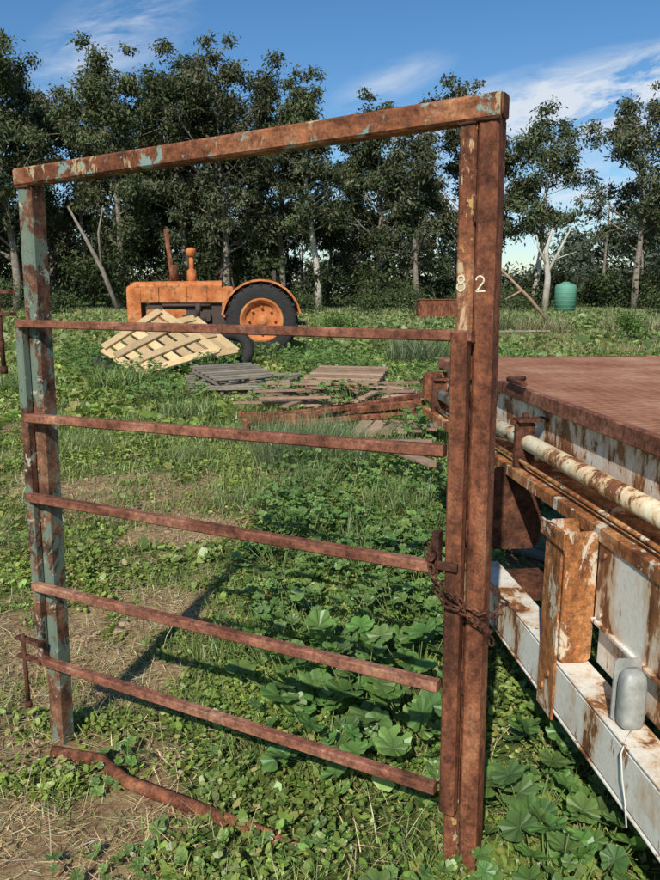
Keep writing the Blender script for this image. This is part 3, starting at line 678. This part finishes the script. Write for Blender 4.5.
s_.abox(-.1,.32,-.24,.24,1.72,1.80); s_.abox(.28,.36,-.24,.24,1.78,2.12); s_.abox(.0,.2,-.06,.06,1.1,1.73); s_.abox(-.7,.1,-.6,.6,1.02,1.05)
s_.abox(.3,1.15,-.35,.35,.75,.82); s_.tube([(-.6,-.2,1.1),(-.75,-.2,1.95)],.02,6); s_.done("seat_and_steering",tc_,M_seat)
mb=MB(); mb.ring((0,0,0),(0,0,1),.36,.13,30,10,1.0); o=mb.done("old_tyre",None,M_rubber); o.location=(-2.15,16.3,.36); o.rotation_euler=(math.radians(62),math.radians(12),0)
mb=MB(); mb.ring((0,0,0),(0,0,1),.33,.12,30,10,1.0); o=mb.done("old_tyre",None,M_rubber); o.location=(-4.45,15.3,.18); o.rotation_euler=(math.radians(12),0,0)

# ------------------------------------------------------------ timber
def quadpanel(name,L0,B0,R0,T0,mat,nA,nB,wd=.10,th=.035,wb=.16,diag=False):
    L0,B0,R0,T0=map(Vector,(L0,B0,R0,T0)); n=((B0-L0).cross(T0-L0)).normalized()
    if n.y>0: n=-n
    f=lambda s,t: L0*(1-s)*(1-t)+B0*(s)*(1-t)+T0*(1-s)*t+R0*s*t
    mb=MB()
    for i in range(nA):
        t_=i/(nA-1); mb.box(f(0,t_),f(1,t_),wd,th,n)
    for i in range(nB):
        t_=i/(nB-1); mb.box(f(t_,0)+n*(th+.002),f(t_,1)+n*(th+.002),wb,th,n)
    if diag: mb.box(f(.02,.05)+n*(th*2+.004),f(.98,.5)+n*(th*2+.004),.12,th,n); mb.box(f(.02,.98)+n*(th*2+.004),f(.98,.5)+n*(th*2+.004),.12,th,n)
    return mb.done(name,None,mat)
quadpanel("wooden_crate_panel",(-4.5,14.8,.48),(-3.62,14.2,.04),(-2.25,15.0,.42),(-3.5,15.5,1.18),M_pine,7,4,.18,.05,.17,False)
quadpanel("wooden_crate_panel",(-3.9,15.8,.80),(-3.2,15.3,.15),(-2.0,15.9,.35),(-2.95,16.3,1.02),M_pine,7,3,.2,.04,.16)
def pallet(x,y,rz,z,mat,wx=1.2,wy=1.1,tilt=0,name="wooden_pallet",ns=7):
    mb=MB(); r=random.Random(int(x*100+y*7))
    for i in range(ns):
        yy=-wy/2+wy*i/(ns-1)+r.uniform(-.01,.01); mb.box((-wx/2,yy,.135),(wx/2,yy+r.uniform(-.02,.02),.135),.095,.02,(0,0,1))
    for i in range(3): 
        xx=-wx/2+.05+(wx-.1)*i/2; mb.box((xx,-wy/2,.08),(xx,wy/2,.08),.05,.09,(0,0,1))
    for i in range(3): 
        yy=-wy/2+wy*i/2; mb.box((-wx/2,yy,.022),(wx/2,yy,.022),.095,.02,(0,0,1))
    o=mb.done(name,None,mat); o.location=(x,y,float(hgt(x,y))+z); o.rotation_euler=(tilt,random.uniform(-.03,.03),rz); return o
pallet(-1.75,12.2,.25,.05,M_greywood,1.2,1.3,.06); pallet(-1.1,12.0,-.1,.08,M_greywood,1.1,1.4,.05); pallet(-1.6,12.3,.5,.21,M_greywood,1.1,1.2,.08)
pallet(-.1,10.9,-.5,.05,M_brownwood,1.1,1.3,.06); pallet(.35,11.2,.3,.10,M_brownwood,1.2,1.4,.08); pallet(.25,11.0,-.2,.26,M_brownwood,1.1,1.2,.07); pallet(1.0,10.6,.9,.04,M_brownwood,1.0,.9,.08)
mb=MB(); r=random.Random(5)
for i in range(20):
    x=.1+r.uniform(-.8,.9); y=9.9+r.uniform(-.5,.5); a=r.uniform(-.6,1.2); l=r.uniform(.5,1.2)
    mb.box((x-l/2*math.cos(a),y-l/2*math.sin(a),.12+i*.012),(x+l/2*math.cos(a),y+l/2*math.sin(a),.14+i*.012),.1,.03,(0,0,1))
mb.done("timber_offcuts",None,M_brownwood)
mb=MB()
mb.box((-1.0,8.3,.14),(1.1,8.95,.27),.09,.09,(0,0,1)); mb.box((-.8,8.6,.16),(1.1,9.25,.24),.08,.08,(0,0,1)); mb.box((-.2,8.35,.24),(1.2,9.35,.32),.06,.06,(0,0,1)); mb.box((-.95,8.1,.14),(-.6,8.9,.16),.06,.06,(0,0,1)); mb.box((.8,8.0,.14),(1.1,9.2,.28),.07,.07,(0,0,1)); mb.box((-.5,8.15,.16),(1.0,8.35,.24),.06,.06,(0,0,1)); mb.box((-1.1,8.75,.16),(.9,9.0,.18),.06,.06,(0,0,1))
mb.done("rusty_steel_beams",None,M_rust)
mb=MB()
for i in range(7): mb.box((.25+i*.16,7.5+.02*i,.14+.01*i),(.42+i*.16,8.15,.18),.14,.03,(0,0,1))
mb.done("timber_boards",None,M_brownwood)
mb=MB(); mb.box((.48,6.2,.30),(.78,5.35,.34),.10,.03,(0,0,1)); mb.box((.66,6.3,.30),(.95,5.6,.36),.08,.03,(0,0,1)); mb.box((.4,6.5,.28),(.9,6.35,.32),.08,.03,(0,0,1)); mb.done("timber_plank",None,M_brownwood)
mb=MB()
mb.box((.9,4.6,.05),(1.5,3.9,.07),.09,.03,(0,0,1)); mb.box((1.1,5.0,.06),(1.7,4.7,.07),.12,.03,(0,0,1)); mb.box((.85,4.0,.04),(1.25,3.5,.05),.07,.04,(0,0,1)); mb.box((1.0,5.4,.06),(1.9,5.3,.09),.1,.04,(0,0,1))
mb.done("broken_planks",None,M_greywood)
# ------------------------------------------------------------ far objects
tk=MB(); tk.lathe((0,0,0),(0,0,1),[(0,0),(.85,0),(.85,1.95),(.78,2.1),(.3,2.28),(.28,2.35),(0,2.35)],32)
for k in range(6): tk.ring((0,0,.25+k*.3),(0,0,1),.85,.02,32,6)
tk.tube([(0,-.85,.3),(0,-.97,.3)],.05,8)
o=tk.done("green_water_tank",None,M_tank); o.location=(19.2,61.5,.05)
mb=MB(); mb.abox(-1.1,1.1,-.6,.6,.15,1.15); mb.abox(-1.15,1.15,-.65,.65,1.15,1.2); mb.abox(-.9,-.8,-.55,.55,0,.16); mb.abox(.8,.9,-.55,.55,0,.16)
for k in range(5): mb.abox(-1.0+k*.45,-.95+k*.45,-.64,-.605,.2,1.12)
o=mb.done("rusty_steel_bin",None,M_rust); o.location=(6.2,44,0)
mb=MB(); mb.tube([(6.9,31,2.6),(8.3,31.2,1.3),(9.4,31.4,.1)],[.04,.07,.10],7); mb.tube([(7.9,31.1,1.65),(7.2,31,1.3)],[.05,.02],5); mb.done("fallen_branch",None,M_brownwood)
mb=MB()
for i in range(3): mb.box((6+i*.9,29+i*.3,.1),(7.6+i*.9,28.6+i*.3,.12),.25,.06,(0,0,1))
mb.done("scattered_boards",None,M_greywood)
